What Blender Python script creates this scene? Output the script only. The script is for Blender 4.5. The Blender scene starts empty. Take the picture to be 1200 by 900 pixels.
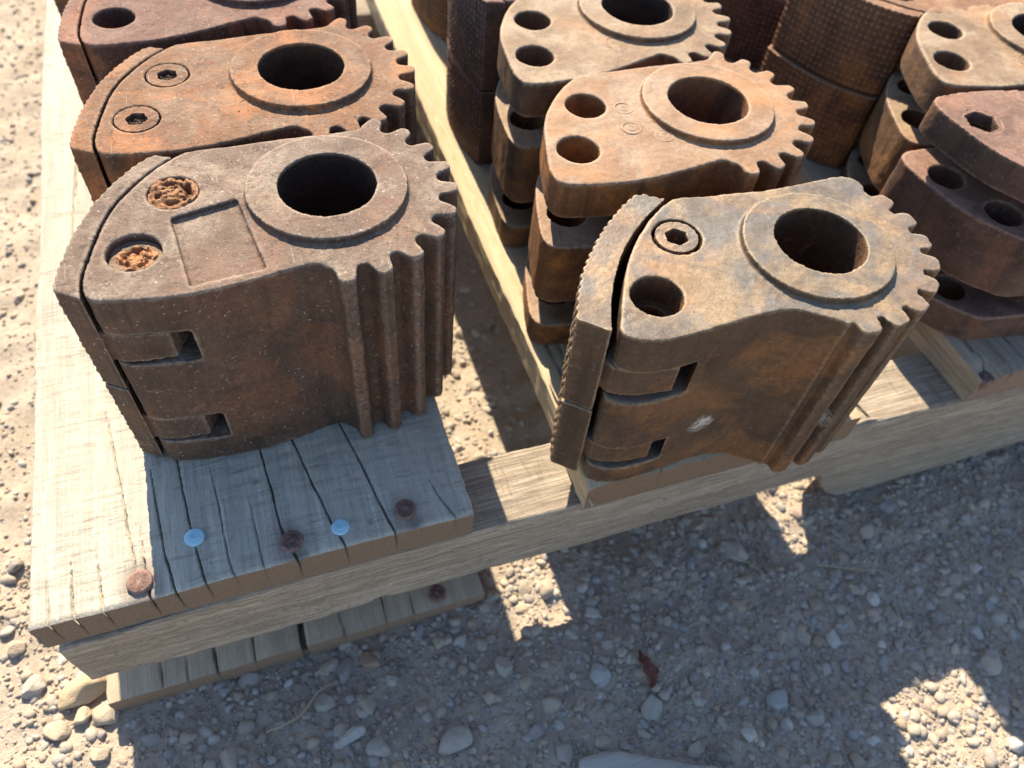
import bpy, bmesh, math, random
import numpy as np
from mathutils import Vector, geometry
R = math.radians
random.seed(7); rng = np.random.default_rng(11)
scene = bpy.context.scene
col = scene.collection

# ---------------------------------------------------------------- camera, sky, sun, exposure
cd = bpy.data.cameras.new('camera'); cam = bpy.data.objects.new('camera', cd); col.objects.link(cam)
cam.location = (0.12045, -0.14862, 0.30684)
cam.rotation_euler = (R(37.073), R(-4.709), R(-18.710))
cd.sensor_width = 36; cd.lens = 27.0; cd.clip_start = 0.005; cd.clip_end = 200
cd.dof.use_dof = True; cd.dof.focus_distance = 0.305; cd.dof.aperture_fstop = 10.0
scene.camera = cam
scene.render.resolution_x, scene.render.resolution_y = 1024, 768

SUN_EL, SUN_AZ = 41.5, 0.5          # sun stands behind the pallet, a touch to the left of +Y
w = bpy.data.worlds.new('World'); scene.world = w; w.use_nodes = True
nt = w.node_tree; bg = nt.nodes['Background']
sky = nt.nodes.new('ShaderNodeTexSky'); sky.sky_type = 'NISHITA'; sky.sun_disc = False
sky.sun_elevation = R(SUN_EL); sky.sun_rotation = R(-SUN_AZ)
sky.air_density = 1.0; sky.dust_density = 0.5; sky.ozone_density = 1.3
nt.links.new(sky.outputs[0], bg.inputs[0]); bg.inputs[1].default_value = 0.098
sl = bpy.data.lights.new('sun', 'SUN'); sun = bpy.data.objects.new('sun', sl); col.objects.link(sun)
sl.energy = 5.0; sl.angle = R(0.53); sl.color = (1.0, 0.855, 0.645)
d = Vector((-math.sin(R(SUN_AZ))*math.cos(R(SUN_EL)), math.cos(R(SUN_AZ))*math.cos(R(SUN_EL)), math.sin(R(SUN_EL))))
sun.rotation_euler = d.to_track_quat('Z', 'Y').to_euler(); sun.location = (0, 2, 2)
vs = scene.view_settings; vs.view_transform = 'Standard'; vs.look = 'None'; vs.gamma = 1.0
vs.use_curve_mapping = False; vs.exposure = 1.38

# ---------------------------------------------------------------- helpers
def tag(o, label=None, cat=None, group=None, kind=None):
    if label: o['label'] = label
    if cat: o['category'] = cat
    if group: o['group'] = group
    if kind: o['kind'] = kind
    return o
def empty(name, loc, rot=(0, 0, 0)):
    o = bpy.data.objects.new(name, None); col.objects.link(o)
    o.location = loc; o.rotation_euler = rot; o.empty_display_size = 0.03
    return o
def mesh_np(name, V, F, smooth=True):
    """V (n,3) array; F list of index arrays, each (m,k)"""
    me = bpy.data.meshes.new(name)
    V = np.asarray(V, np.float32)
    Fs = [np.asarray(f, np.int32) for f in F if len(f)]
    me.vertices.add(len(V)); me.vertices.foreach_set('co', V.ravel())
    nl = sum(f.size for f in Fs); npoly = sum(len(f) for f in Fs)
    me.loops.add(nl); me.loops.foreach_set('vertex_index', np.concatenate([f.ravel() for f in Fs]))
    me.polygons.add(npoly)
    tot = np.concatenate([np.full(len(f), f.shape[1], np.int32) for f in Fs])
    me.polygons.foreach_set('loop_start', np.concatenate([[0], np.cumsum(tot)[:-1]]).astype(np.int32))
    me.polygons.foreach_set('use_smooth', np.full(npoly, smooth))
    me.update(calc_edges=True); me.validate()
    return me
def link(name, me, mat=None, parent=None, loc=None):
    o = bpy.data.objects.new(name, me); col.objects.link(o)
    if mat and not me.materials: me.materials.append(mat)
    if parent: o.parent = parent
    if loc: o.location = loc
    return o
def hsh(i, j, k, s):
    n = (i*374761393 + j*668265263 + k*1274126177 + s*974711) & 0xffffffff
    n = ((n ^ (n >> 13))*1274126177) & 0xffffffff
    return ((n ^ (n >> 16)) & 0xffff)/65535.0
def vnoise(x, y, z=0.0, s=0):
    x = np.asarray(x, float); y = np.asarray(y, float); z = np.zeros_like(x)+z
    xi, yi, zi = [np.floor(a).astype(np.int64) for a in (x, y, z)]
    fx, fy, fz = x-xi, y-yi, z-zi
    fx, fy, fz = [f*f*(3-2*f) for f in (fx, fy, fz)]
    r = 0
    for a in (0, 1):
        for b in (0, 1):
            for c in (0, 1):
                r = r + hsh(xi+a, yi+b, zi+c, s)*(fx if a else 1-fx)*(fy if b else 1-fy)*(fz if c else 1-fz)
    return r*2-1
def fbm(x, y, z=0.0, s=0, o=4):
    r = 0; a = 1
    for k in range(o):
        r = r + a*vnoise(np.asarray(x)*2**k, np.asarray(y)*2**k, np.asarray(z)*2**k, s+k); a *= .5
    return r
def spline(pts, n=8, closed=False):
    P = [Vector(p) for p in pts]; out = []
    m = len(P)
    for i in range(m if closed else m-1):
        p0 = P[(i-1) % m] if closed or i > 0 else P[0]*2-P[1]
        p1 = P[i]; p2 = P[(i+1) % m]
        p3 = P[(i+2) % m] if closed or i+2 < m else P[-1]*2-P[-2]
        for k in range(n):
            t = k/n
            q = .5*((2*p1)+(p2-p0)*t+(2*p0-5*p1+4*p2-p3)*t*t+(3*p1-p0-3*p2+p3)*t**3)
            out.append(tuple(q))
    if not closed: out.append(tuple(P[-1]))
    return out
def circ(cx, cy, r, n=48, ph=0): return [(cx+r*math.cos(ph+2*math.pi*i/n), cy+r*math.sin(ph+2*math.pi*i/n)) for i in range(n)]
def prism(V, F, loop, z0, z1, holes=()):
    """closed prism of a 2D loop with holes added to the lists V, F (triangles)"""
    loops = [list(loop)]+[list(h) for h in holes]
    flat = [p for l in loops for p in l]; b = len(V); n = len(flat)
    tri = geometry.tessellate_polygon([[Vector((p[0], p[1], 0)) for p in l] for l in loops])
    V += [(p[0], p[1], z0) for p in flat]+[(p[0], p[1], z1) for p in flat]
    def area(a, c, e): return (flat[c][0]-flat[a][0])*(flat[e][1]-flat[a][1])-(flat[c][1]-flat[a][1])*(flat[e][0]-flat[a][0])
    for t in tri:
        t = t if area(*t) > 0 else t[::-1]
        F.append((b+n+t[0], b+n+t[1], b+n+t[2])); F.append((b+t[2], b+t[1], b+t[0]))
    i0 = 0
    for li, l in enumerate(loops):
        m = len(l); A = sum(l[i][0]*l[(i+1) % m][1]-l[(i+1) % m][0]*l[i][1] for i in range(m))
        flip = (A < 0) != (li > 0)
        for i in range(m):
            a, c = b+i0+i, b+i0+(i+1) % m
            q = (a, c, c+n, a+n) if not flip else (c, a, a+n, c+n)
            F.append((q[0], q[1], q[2])); F.append((q[0], q[2], q[3]))
        i0 += m
def evalmesh(me, mods):
    o = bpy.data.objects.new('tmp', me); col.objects.link(o)
    for typ, kw in mods:
        m = o.modifiers.new(typ, typ)
        for k, v in kw.items(): setattr(m, k, v)
    dg = bpy.context.evaluated_depsgraph_get(); dg.update()
    r = bpy.data.meshes.new_from_object(o.evaluated_get(dg))
    bpy.data.objects.remove(o)
    return r
def clouds(name, size, depth=3):
    t = bpy.data.textures.new(name, 'CLOUDS'); t.noise_scale = size; t.noise_depth = depth; return t
T_LUMP, T_PIT = clouds('lump', 0.012), clouds('pit', 0.0028, 2)
def cast(V, F, vox, lump=.0007, pit=.0003, it=1):
    me = mesh_np('raw', V, [F])
    return evalmesh(me, [('REMESH', dict(mode='VOXEL', voxel_size=vox)), ('SMOOTH', dict(factor=.35, iterations=it)),
        ('DISPLACE', dict(texture=T_LUMP, strength=lump, mid_level=.5, texture_coords='LOCAL')),
        ('DISPLACE', dict(texture=T_PIT, strength=pit, mid_level=.5, texture_coords='LOCAL'))])
def split(me, classify):
    """cuts a dense mesh into pieces by polygon centre, keeping the normals of the whole: {key: mesh}"""
    nv, npol = len(me.vertices), len(me.polygons)
    V = np.empty(nv*3, np.float32); me.vertices.foreach_get('co', V); V = V.reshape(-1, 3)
    N = np.empty(nv*3, np.float32); me.vertices.foreach_get('normal', N); N = N.reshape(-1, 3)
    L = np.empty(npol*4, np.int32); me.loops.foreach_get('vertex_index', L); L = L.reshape(-1, 4)
    key = classify(V[L].mean(1)); out = {}
    for k in np.unique(key):
        q = L[key == k]; used, inv = np.unique(q, return_inverse=True)
        m = mesh_np('piece', V[used], [inv.reshape(-1, 4)])
        m.normals_split_custom_set_from_vertices(N[used].tolist())
        out[int(k)] = m
    return out

# ---------------------------------------------------------------- materials
class NT:
    def __init__(s, name):
        s.m = bpy.data.materials.new(name); s.m.use_nodes = True; s.t = s.m.node_tree
        s.b = s.t.nodes['Principled BSDF']; s.pos = s.n('ShaderNodeNewGeometry')
    def n(s, typ, **kw):
        x = s.t.nodes.new(typ)
        for k, v in kw.items():
            if k.startswith('i_'): x.inputs[k[2:].replace('_', ' ')].default_value = v
            else: setattr(x, k, v)
        return x
    def l(s, a, b): s.t.links.new(a, b)
    def coords(s, scale=(1, 1, 1), off=(0, 0, 0)):
        m = s.n('ShaderNodeMapping'); m.inputs['Scale'].default_value = scale; m.inputs['Location'].default_value = off
        s.l(s.pos.outputs['Position'], m.inputs['Vector']); return m.outputs[0]
    def noise(s, scale, detail=6, rough=.6, co=None, dist=0.0):
        x = s.n('ShaderNodeTexNoise'); x.inputs['Scale'].default_value = scale; x.inputs['Detail'].default_value = detail
        x.inputs['Roughness'].default_value = rough; x.inputs['Distortion'].default_value = dist
        s.l(co if co is not None else s.coords(), x.inputs['Vector']); return x.outputs[0]
    def ramp(s, f, stops):
        r = s.n('ShaderNodeValToRGB'); e = r.color_ramp.elements
        while len(e) < len(stops): e.new(.5)
        for el, (p, c) in zip(e, stops):
            el.position = p; el.color = (c, c, c, 1) if isinstance(c, (int, float)) else (*c, 1)
        s.l(f, r.inputs[0]); return r.outputs[0]
    def mix(s, f, a, b, mode='MIX'):
        x = s.n('ShaderNodeMix', data_type='RGBA', blend_type=mode)
        for sock, v in ((0, f), (6, a), (7, b)):
            if isinstance(v, (int, float)): x.inputs[sock].default_value = v
            elif isinstance(v, tuple): x.inputs[sock].default_value = (*v, 1)
            else: s.l(v, x.inputs[sock])
        return x.outputs[2]
    def math(s, op, a, b=0.0):
        x = s.n('ShaderNodeMath', operation=op)
        for i, v in enumerate((a, b)):
            if isinstance(v, (int, float)): x.inputs[i].default_value = v
            else: s.l(v, x.inputs[i])
        return x.outputs[0]
    def bump(s, h, dist, strength=1.0, prev=None):
        x = s.n('ShaderNodeBump'); x.inputs['Distance'].default_value = dist; x.inputs['Strength'].default_value = strength
        s.l(h, x.inputs['Height'])
        if prev is not None: s.l(prev, x.inputs['Normal'])
        return x.outputs[0]
    def done(s, color, rough=.8, normal=None, metal=0.0, spec=.3):
        for k, v in (('Base Color', color), ('Roughness', rough), ('Metallic', metal), ('Normal', normal)):
            if v is None: continue
            if isinstance(v, tuple): s.b.inputs[k].default_value = (*v, 1)
            elif isinstance(v, (int, float)): s.b.inputs[k].default_value = v
            else: s.l(v, s.b.inputs[k])
        s.b.inputs['Specular IOR Level'].default_value = spec
        return s.m

def rust(name, dark, mid, orange, dust, dust_amt=.8, orange_amt=.5, seed=0, speck=.3, steel=0.0, flakes=(), dust2=None, grain=1.0):
    g = NT(name); off = (seed*1.37, seed*.71, seed*.53)
    co = g.coords(off=off)
    n1 = g.noise(55, 8, .68, co); n2 = g.noise(22, 6, .62, co, .8); n3 = g.noise(420, 5, .7, co); n4 = g.noise(1500, 2, .6, co)
    n6 = g.noise(90, 8, .75, co, 1.5)
    c = g.ramp(n1, [(.34, dark), (.66, mid)])
    run = g.noise(1, 4, .6, g.coords((170, 170, 7), off), .3)                       # rain runs down the sides
    c = g.mix(g.math('MULTIPLY', g.ramp(run, [(.50, 0.0), (.68, 1.0)]), .45), c, tuple(x*.55+y*.12 for x, y in zip(mid, orange)))
    c = g.mix(g.math('MULTIPLY', g.ramp(run, [(.33, 1.0), (.46, 0.0)]), .5), c, tuple(x*.6 for x in dark))
    c = g.mix(g.ramp(n3, [(.36, .55*grain), (.60, 0.0)]), c, tuple(x*.55 for x in dark))
    c = g.mix(g.ramp(n4, [(.36, .45*grain), (.56, 0.0)]), c, tuple(x*.5 for x in dark))
    sc = g.ramp(n6, [(.585, 0.0), (.605, 1.0)])                                     # scale that has flaked off
    c = g.mix(g.math('MULTIPLY', sc, .45*grain), c, tuple(min(1, x*1.5) for x in mid))
    of = g.math('MULTIPLY', g.ramp(n2, [(.50, 0.0), (.63, 1.0)]), g.ramp(n3, [(.3, .25), (.62, 1.0)]))
    c = g.mix(g.math('MULTIPLY', of, orange_amt), c, orange)
    # dust and lime scale lies on what faces up
    sep = g.n('ShaderNodeSeparateXYZ'); g.l(g.pos.outputs['Normal'], sep.inputs[0])
    up = g.ramp(sep.outputs[2], [(.55, 0.0), (.95, 1.0)])
    c5 = g.coords(off=(off[1]+3, off[2], off[0])); n5 = g.noise(38, 8, .7, c5, .5)
    df = g.math('MULTIPLY', up, g.ramp(n5, [(.30, .35), (.55, 1.0)]))
    df = g.math('MULTIPLY', df, g.math('MULTIPLY', g.ramp(n3, [(.36, 1-.6*grain), (.56, 1.0)]), g.ramp(n4, [(.34, 1-.5*grain), (.54, 1.0)])))
    dc = g.mix(g.ramp(g.noise(30, 7, .66, c5, .8), [(.47, 0.0), (.60, 1.0)]), dust2 or tuple(x*.62 for x in dust), dust)
    c = g.mix(g.math('MULTIPLY', df, dust_amt), c, dc)
    c = g.mix(g.math('MULTIPLY', of, orange_amt*.6), c, orange)
    # handled edges are bare, and a bright edge highlight is painted into their colour
    ed = g.ramp(g.pos.outputs['Pointiness'], [(.507, 0.0), (.55, 1.0)])
    c = g.mix(g.math('MULTIPLY', g.math('MULTIPLY', ed, g.ramp(n3, [(.35, .2), (.55, 1.0)])), .55), c, tuple(min(1, x*1.2) for x in dust))
    sp = g.ramp(g.noise(700, 3, .5, co), [(.67, 0.0), (.72, 1.0)])
    c = g.mix(g.math('MULTIPLY', sp, speck), c, (.62, .58, .54))
    for rot in (.5, -.9):                                                         # scratches both ways across the top
        mp = g.n('ShaderNodeMapping'); mp.inputs['Rotation'].default_value = (0, 0, rot); mp.inputs['Scale'].default_value = (1300, 40, 300); mp.inputs['Location'].default_value = off
        g.l(g.pos.outputs['Position'], mp.inputs['Vector'])
        scr = g.ramp(g.noise(1.0, 2, .5, mp.outputs[0], .6), [(.74, 0.0), (.77, 1.0)])
        c = g.mix(g.math('MULTIPLY', scr, speck*.9), c, (.60, .55, .50))
    for (fx, fy, fz, fr) in flakes:                       # scuffs of white paint
        vd = g.n('ShaderNodeVectorMath', operation='DISTANCE'); g.l(g.pos.outputs['Position'], vd.inputs[0])
        vd.inputs[1].default_value = (fx, fy, fz)
        fall = g.ramp(g.math('ADD', vd.outputs['Value'], g.math('MULTIPLY', g.math('SUBTRACT', n1, .5), fr*2.5)), [(fr*.75, 1.0), (fr*.95, 0.0)])
        m = g.math('MULTIPLY', fall, g.ramp(g.noise(1, 5, .75, g.coords((500, 500, 1100), off), 1.0), [(.46, 0.0), (.50, 1.0)]))
        c = g.mix(g.math('MULTIPLY', m, .9), c, (.62, .60, .57))
    h = g.math('ADD', g.math('MULTIPLY', n3, .7), g.math('MULTIPLY', n4, .3))
    nm = g.bump(n1, .0012, .5); nm = g.bump(sc, .0003*grain, .8*grain, nm); nm = g.bump(h, .0008*grain, .85, nm)
    rg = g.ramp(n3, [(.3, .62), (.7, .92)]) if not steel else g.ramp(n1, [(.3, .48), (.7, .75)])
    return g.done(c, rg, nm, steel, .28)

def wood(name, pale, grey, dark, axis='Y', end=(.20, .14, .09), streak=.5, seed=0, saw=1.0, endgrain=False, stains=()):
    g = NT(name); o = (seed*.37, seed*.61, seed*.2)
    sw = (lambda a, b, c: (a, b, c)) if axis == 'Y' else (lambda a, b, c: (b, a, c))
    fine = g.noise(1, 5, .65, g.coords(sw(1100, 35, 900), o)); band = g.noise(1, 4, .55, g.coords(sw(110, 4, 110), o), .8)
    sawn = g.noise(1, 4, .6, g.coords(sw(60, 520, 300), o), .7); big = g.noise(14, 5, .6, g.coords(off=o))
    fuzz = g.noise(900, 4, .7, g.coords(off=o)); patch = g.ramp(g.noise(70, 5, .7, g.coords(off=o)), [(.42, 0.0), (.6, 1.0)])
    sawn = g.math('ADD', g.math('MULTIPLY', g.math('SUBTRACT', sawn, .5), patch), .5)
    c = g.mix(g.ramp(band, [(.35, 0.0), (.65, 1.0)]), grey, pale)
    c = g.mix(g.math('MULTIPLY', g.ramp(fine, [(.42, 1.0), (.6, 0.0)]), streak*.6), c, dark)
    c = g.mix(g.math('MULTIPLY', g.ramp(sawn, [(.40, 1.0), (.495, 0.0)]), .42*saw), c, dark)
    c = g.mix(g.math('MULTIPLY', g.ramp(big, [(.5, 0.0), (.75, 1.0)]), .35), c, grey)
    c = g.mix(g.math('MULTIPLY', g.ramp(fuzz, [(.5, 0.0), (.7, 1.0)]), .18), c, dark)
    wv = g.n('ShaderNodeTexWave', wave_type='RINGS', rings_direction='Y' if axis == 'Y' else 'X')
    wv.inputs['Scale'].default_value = 190; wv.inputs['Distortion'].default_value = 5.0; wv.inputs['Detail'].default_value = 2; wv.inputs['Detail Scale'].default_value = 2
    g.l(g.coords(off=sw(-.16, 0, .10)), wv.inputs['Vector'])
    ec = g.mix(g.ramp(wv.outputs[0], [(.2, 0.0), (.8, 1.0)]), tuple(x*.86 for x in end), end)
    ec = g.mix(g.math('MULTIPLY', g.ramp(fuzz, [(.45, 0.0), (.7, 1.0)]), .5), ec, tuple(x*.5 for x in end))
    if endgrain: c = ec
    for (sx, sy, sr) in stains:                           # rust bled out of the nails
        vd = g.n('ShaderNodeVectorMath', operation='DISTANCE'); mp = g.coords((1, .6, 0)); g.l(mp, vd.inputs[0]); vd.inputs[1].default_value = (sx, sy*.6, 0)
        st = g.ramp(g.math('ADD', vd.outputs['Value'], g.math('MULTIPLY', g.math('SUBTRACT', big, .5), sr*.8)), [(sr*.55, 1.0), (sr*1.15, 0.0)])
        c = g.mix(g.math('MULTIPLY', st, .55), c, (.16, .12, .10))
    h = g.math('ADD', g.math('MULTIPLY', fine, .6), g.math('ADD', g.math('MULTIPLY', sawn, .7*saw), g.math('MULTIPLY', fuzz, .35)))
    m = g.done(c, .85, g.bump(h, .0010, .9), 0.0, .2)
    if not endgrain: ENDS[name] = wood(name+'_end_grain', pale, grey, dark, axis, end, streak, seed, saw, True)
    return m
ENDS = {}

def plain(name, color, rough=.6, metal=0.0, bump=.0002, var=.3, scale=500, spec=.4):
    g = NT(name); n = g.noise(scale, 5, .65)
    c = g.mix(g.ramp(n, [(.3, 0.0), (.7, 1.0)]), tuple(x*(1-var) for x in color), tuple(min(1, x*(1+var)) for x in color))
    return g.done(c, rough, g.bump(n, bump*3, .7), metal, spec)
def stonemat(name='gravel'):
    g = NT(name); a = g.n('ShaderNodeAttribute'); a.attribute_name = 'stone_colour'
    n = g.noise(260, 6, .7); n2 = g.noise(1300, 3, .6)
    c = g.mix(g.ramp(n, [(.3, 0.0), (.7, 1.0)]), a.outputs['Color'], (.5, .42, .32), 'MULTIPLY')
    c = g.mix(.5, c, a.outputs['Color'])
    c = g.mix(g.math('MULTIPLY', g.ramp(n, [(.40, .2), (.62, 1.0)]), .5), c, (.45, .385, .315))   # clinging dust
    return g.done(c, .92, g.bump(g.math('ADD', n, n2), .0009, .7), 0.0, .15)
def groundmat():
    g = NT('ground'); n = g.noise(28, 8, .7); n2 = g.noise(330, 6, .7); n3 = g.noise(1400, 3, .6)
    c = g.ramp(n, [(.3, (.37, .308, .245)), (.7, (.48, .408, .33))])
    c = g.mix(g.math('MULTIPLY', g.ramp(n2, [(.35, 1.0), (.55, 0.0)]), .5), c, (.27, .21, .15))
    c = g.mix(g.math('MULTIPLY', g.ramp(n3, [(.55, 0.0), (.7, 1.0)]), .35), c, (.60, .50, .39))
    h = g.math('ADD', n2, g.math('MULTIPLY', n3, .5))
    return g.done(c, .95, g.bump(h, .0022, .7), 0.0, .15)

M_GREY = rust('rust_grey_brown', (.068, .043, .031), (.140, .088, .063), (.28, .115, .05), (.305, .247, .195), .85, .2, 1, .42, dust2=(.18, .125, .098))
M_ORANGE = rust('rust_orange_tan', (.060, .034, .023), (.14, .075, .045), (.40, .155, .05), (.30, .19, .12), .8, .65, 2, .38, dust2=(.235, .108, .052))
M_RED = rust('rust_red_brown', (.052, .030, .024), (.125, .066, .050), (.34, .13, .055), (.26, .155, .118), .8, .5, 3, .3, dust2=(.175, .083, .064))
M_TAN = rust('rust_dusty_tan', (.070, .040, .025), (.17, .090, .048), (.40, .18, .06), (.36, .285, .205), .9, .35, 4, .12, dust2=(.27, .195, .13), grain=.6)
M_TAN2 = rust('rust_dusty_tan_orange', (.085, .040, .020), (.26, .110, .040), (.48, .19, .04), (.335, .26, .195), .95, .42, 5, .12, dust2=(.285, .195, .13), grain=.6)
M_STEEL = rust('rust_steel_sand', (.055, .037, .026), (.120, .076, .047), (.36, .15, .045), (.30, .225, .145), .85, .28, 6, .15, 0.15,
               flakes=((.2813, .0012, .033, .006), (.335, -.0135, .040, .005)), dust2=(.155, .150, .143), grain=.5)
M_DARK = rust('rust_dark_brown', (.055, .030, .018), (.15, .072, .036), (.30, .12, .035), (.30, .20, .14), .6, .55, 7, .1, grain=.7)
M_PURPLE = rust('rust_purple_brown', (.058, .034, .026), (.135, .078, .057), (.28, .12, .06), (.34, .205, .155), .8, .35, 8, .2, grain=.7)
M_BROWN = rust('rust_warm_brown', (.115, .052, .027), (.27, .120, .055), (.42, .17, .05), (.36, .23, .15), .7, .6, 12, .1, grain=.7)
M_BORE = rust('shade_painted_bore', (.030, .018, .013), (.060, .034, .024), (.13, .055, .025), (.08, .05, .04), .3, .35, 13, .05)  # shade inside the bores is painted in as a near-black rust colour
M_BORE2 = rust('rusty_shade_painted_bore', (.055, .030, .018), (.13, .068, .038), (.26, .11, .045), (.2, .13, .09), .3, .5, 14, .05)  # browner bore rust, likewise darkened to carry the shade in the hole
M_CRUST = rust('rust_crust', (.12, .050, .022), (.30, .14, .065), (.44, .20, .08), (.38, .20, .10), .6, .8, 9, .1)
M_RIMRUST = rust('rust_bolt', (.09, .055, .037), (.18, .115, .08), (.36, .16, .055), (.32, .225, .16), .8, .5, 10, .2)
M_HOLE = plain('packed_dirt', (.10, .065, .04), .95, 0, .0006, .5, 700)
M_BOARD = wood('weathered_deck_wood', (.53, .50, .42), (.42, .395, .335), (.18, .16, .125), 'Y', (.21, .155, .11), .5, 1, 1.0, stains=((.0412, .0082, .0075), (.1015, .0067, .008), (.1509, .0068, .008)))
M_FRESH = wood('yellow_deck_wood', (.54, .455, .31), (.45, .36, .23), (.30, .225, .14), 'Y', (.22, .15, .10), .6, 2, .4)
M_OLD = wood('old_deck_wood', (.42, .35, .27), (.30, .25, .19), (.15, .12, .09), 'Y', (.26, .18, .13), .7, 3, .4)
M_BOTTOM = wood('bottom_deck_wood', (.52, .43, .31), (.40, .33, .25), (.22, .17, .12), 'Y', (.28, .19, .13), .5, 4, .3)
M_STRING = wood('stringer_wood', (.45, .385, .305), (.31, .26, .20), (.14, .11, .085), 'X', (.22, .16, .11), 1.1, 5, 1.0)
M_NAIL = rust('rusty_nail', (.06, .035, .028), (.17, .10, .085), (.3, .13, .07), (.26, .17, .145), .6, .3, 11, .15)
M_BLUE = plain('blue_coated_steel', (.34, .58, .69), .3, .0, .00008, .12, 900, .5)
M_GROUND, M_STONE = groundmat(), stonemat()
M_SCRAP = wood('scrap_wood', (.50, .47, .43), (.40, .37, .34), (.22, .20, .18), 'X', (.2, .17, .14), .6, 6, .3)
M_STRAW = plain('dry_straw', (.30, .25, .17), .8, 0, .0001, .2, 600)
M_LEAF = plain('dry_red_leaf', (.17, .06, .04), .7, 0, .0003, .35, 400)

# ---------------------------------------------------------------- ground
GZ = -.123
def ground_h(x, y):
    return GZ + .0035*fbm(x*11, y*11, 0, 3, 3) + .0022*fbm(x*70, y*70, 0, 9, 3)*(1-np.clip((np.hypot(x-.2, y-.2)-.9)/.4, 0, 1))
xs = np.unique(np.concatenate([np.linspace(-60, -2, 12), np.linspace(-2, -.5, 16), np.linspace(-.5, .95, 290), np.linspace(.95, 3, 16), np.linspace(3, 60, 12)]))
ys = np.unique(np.concatenate([np.linspace(-60, -2, 12), np.linspace(-2, -.42, 16), np.linspace(-.42, 1.1, 300), np.linspace(1.1, 3, 16), np.linspace(3, 60, 12)]))
gx, gy = np.meshgrid(xs, ys); nx_, ny_ = len(xs), len(ys)
gv = np.stack([gx.ravel(), gy.ravel(), ground_h(gx, gy).ravel()], 1)
ii = (np.arange(ny_-1)[:, None]*nx_+np.arange(nx_-1)[None]).ravel()
tag(link('ground', mesh_np('ground', gv, [np.stack([ii, ii+1, ii+1+nx_, ii+nx_], 1)]), M_GROUND), kind='structure')

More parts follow.
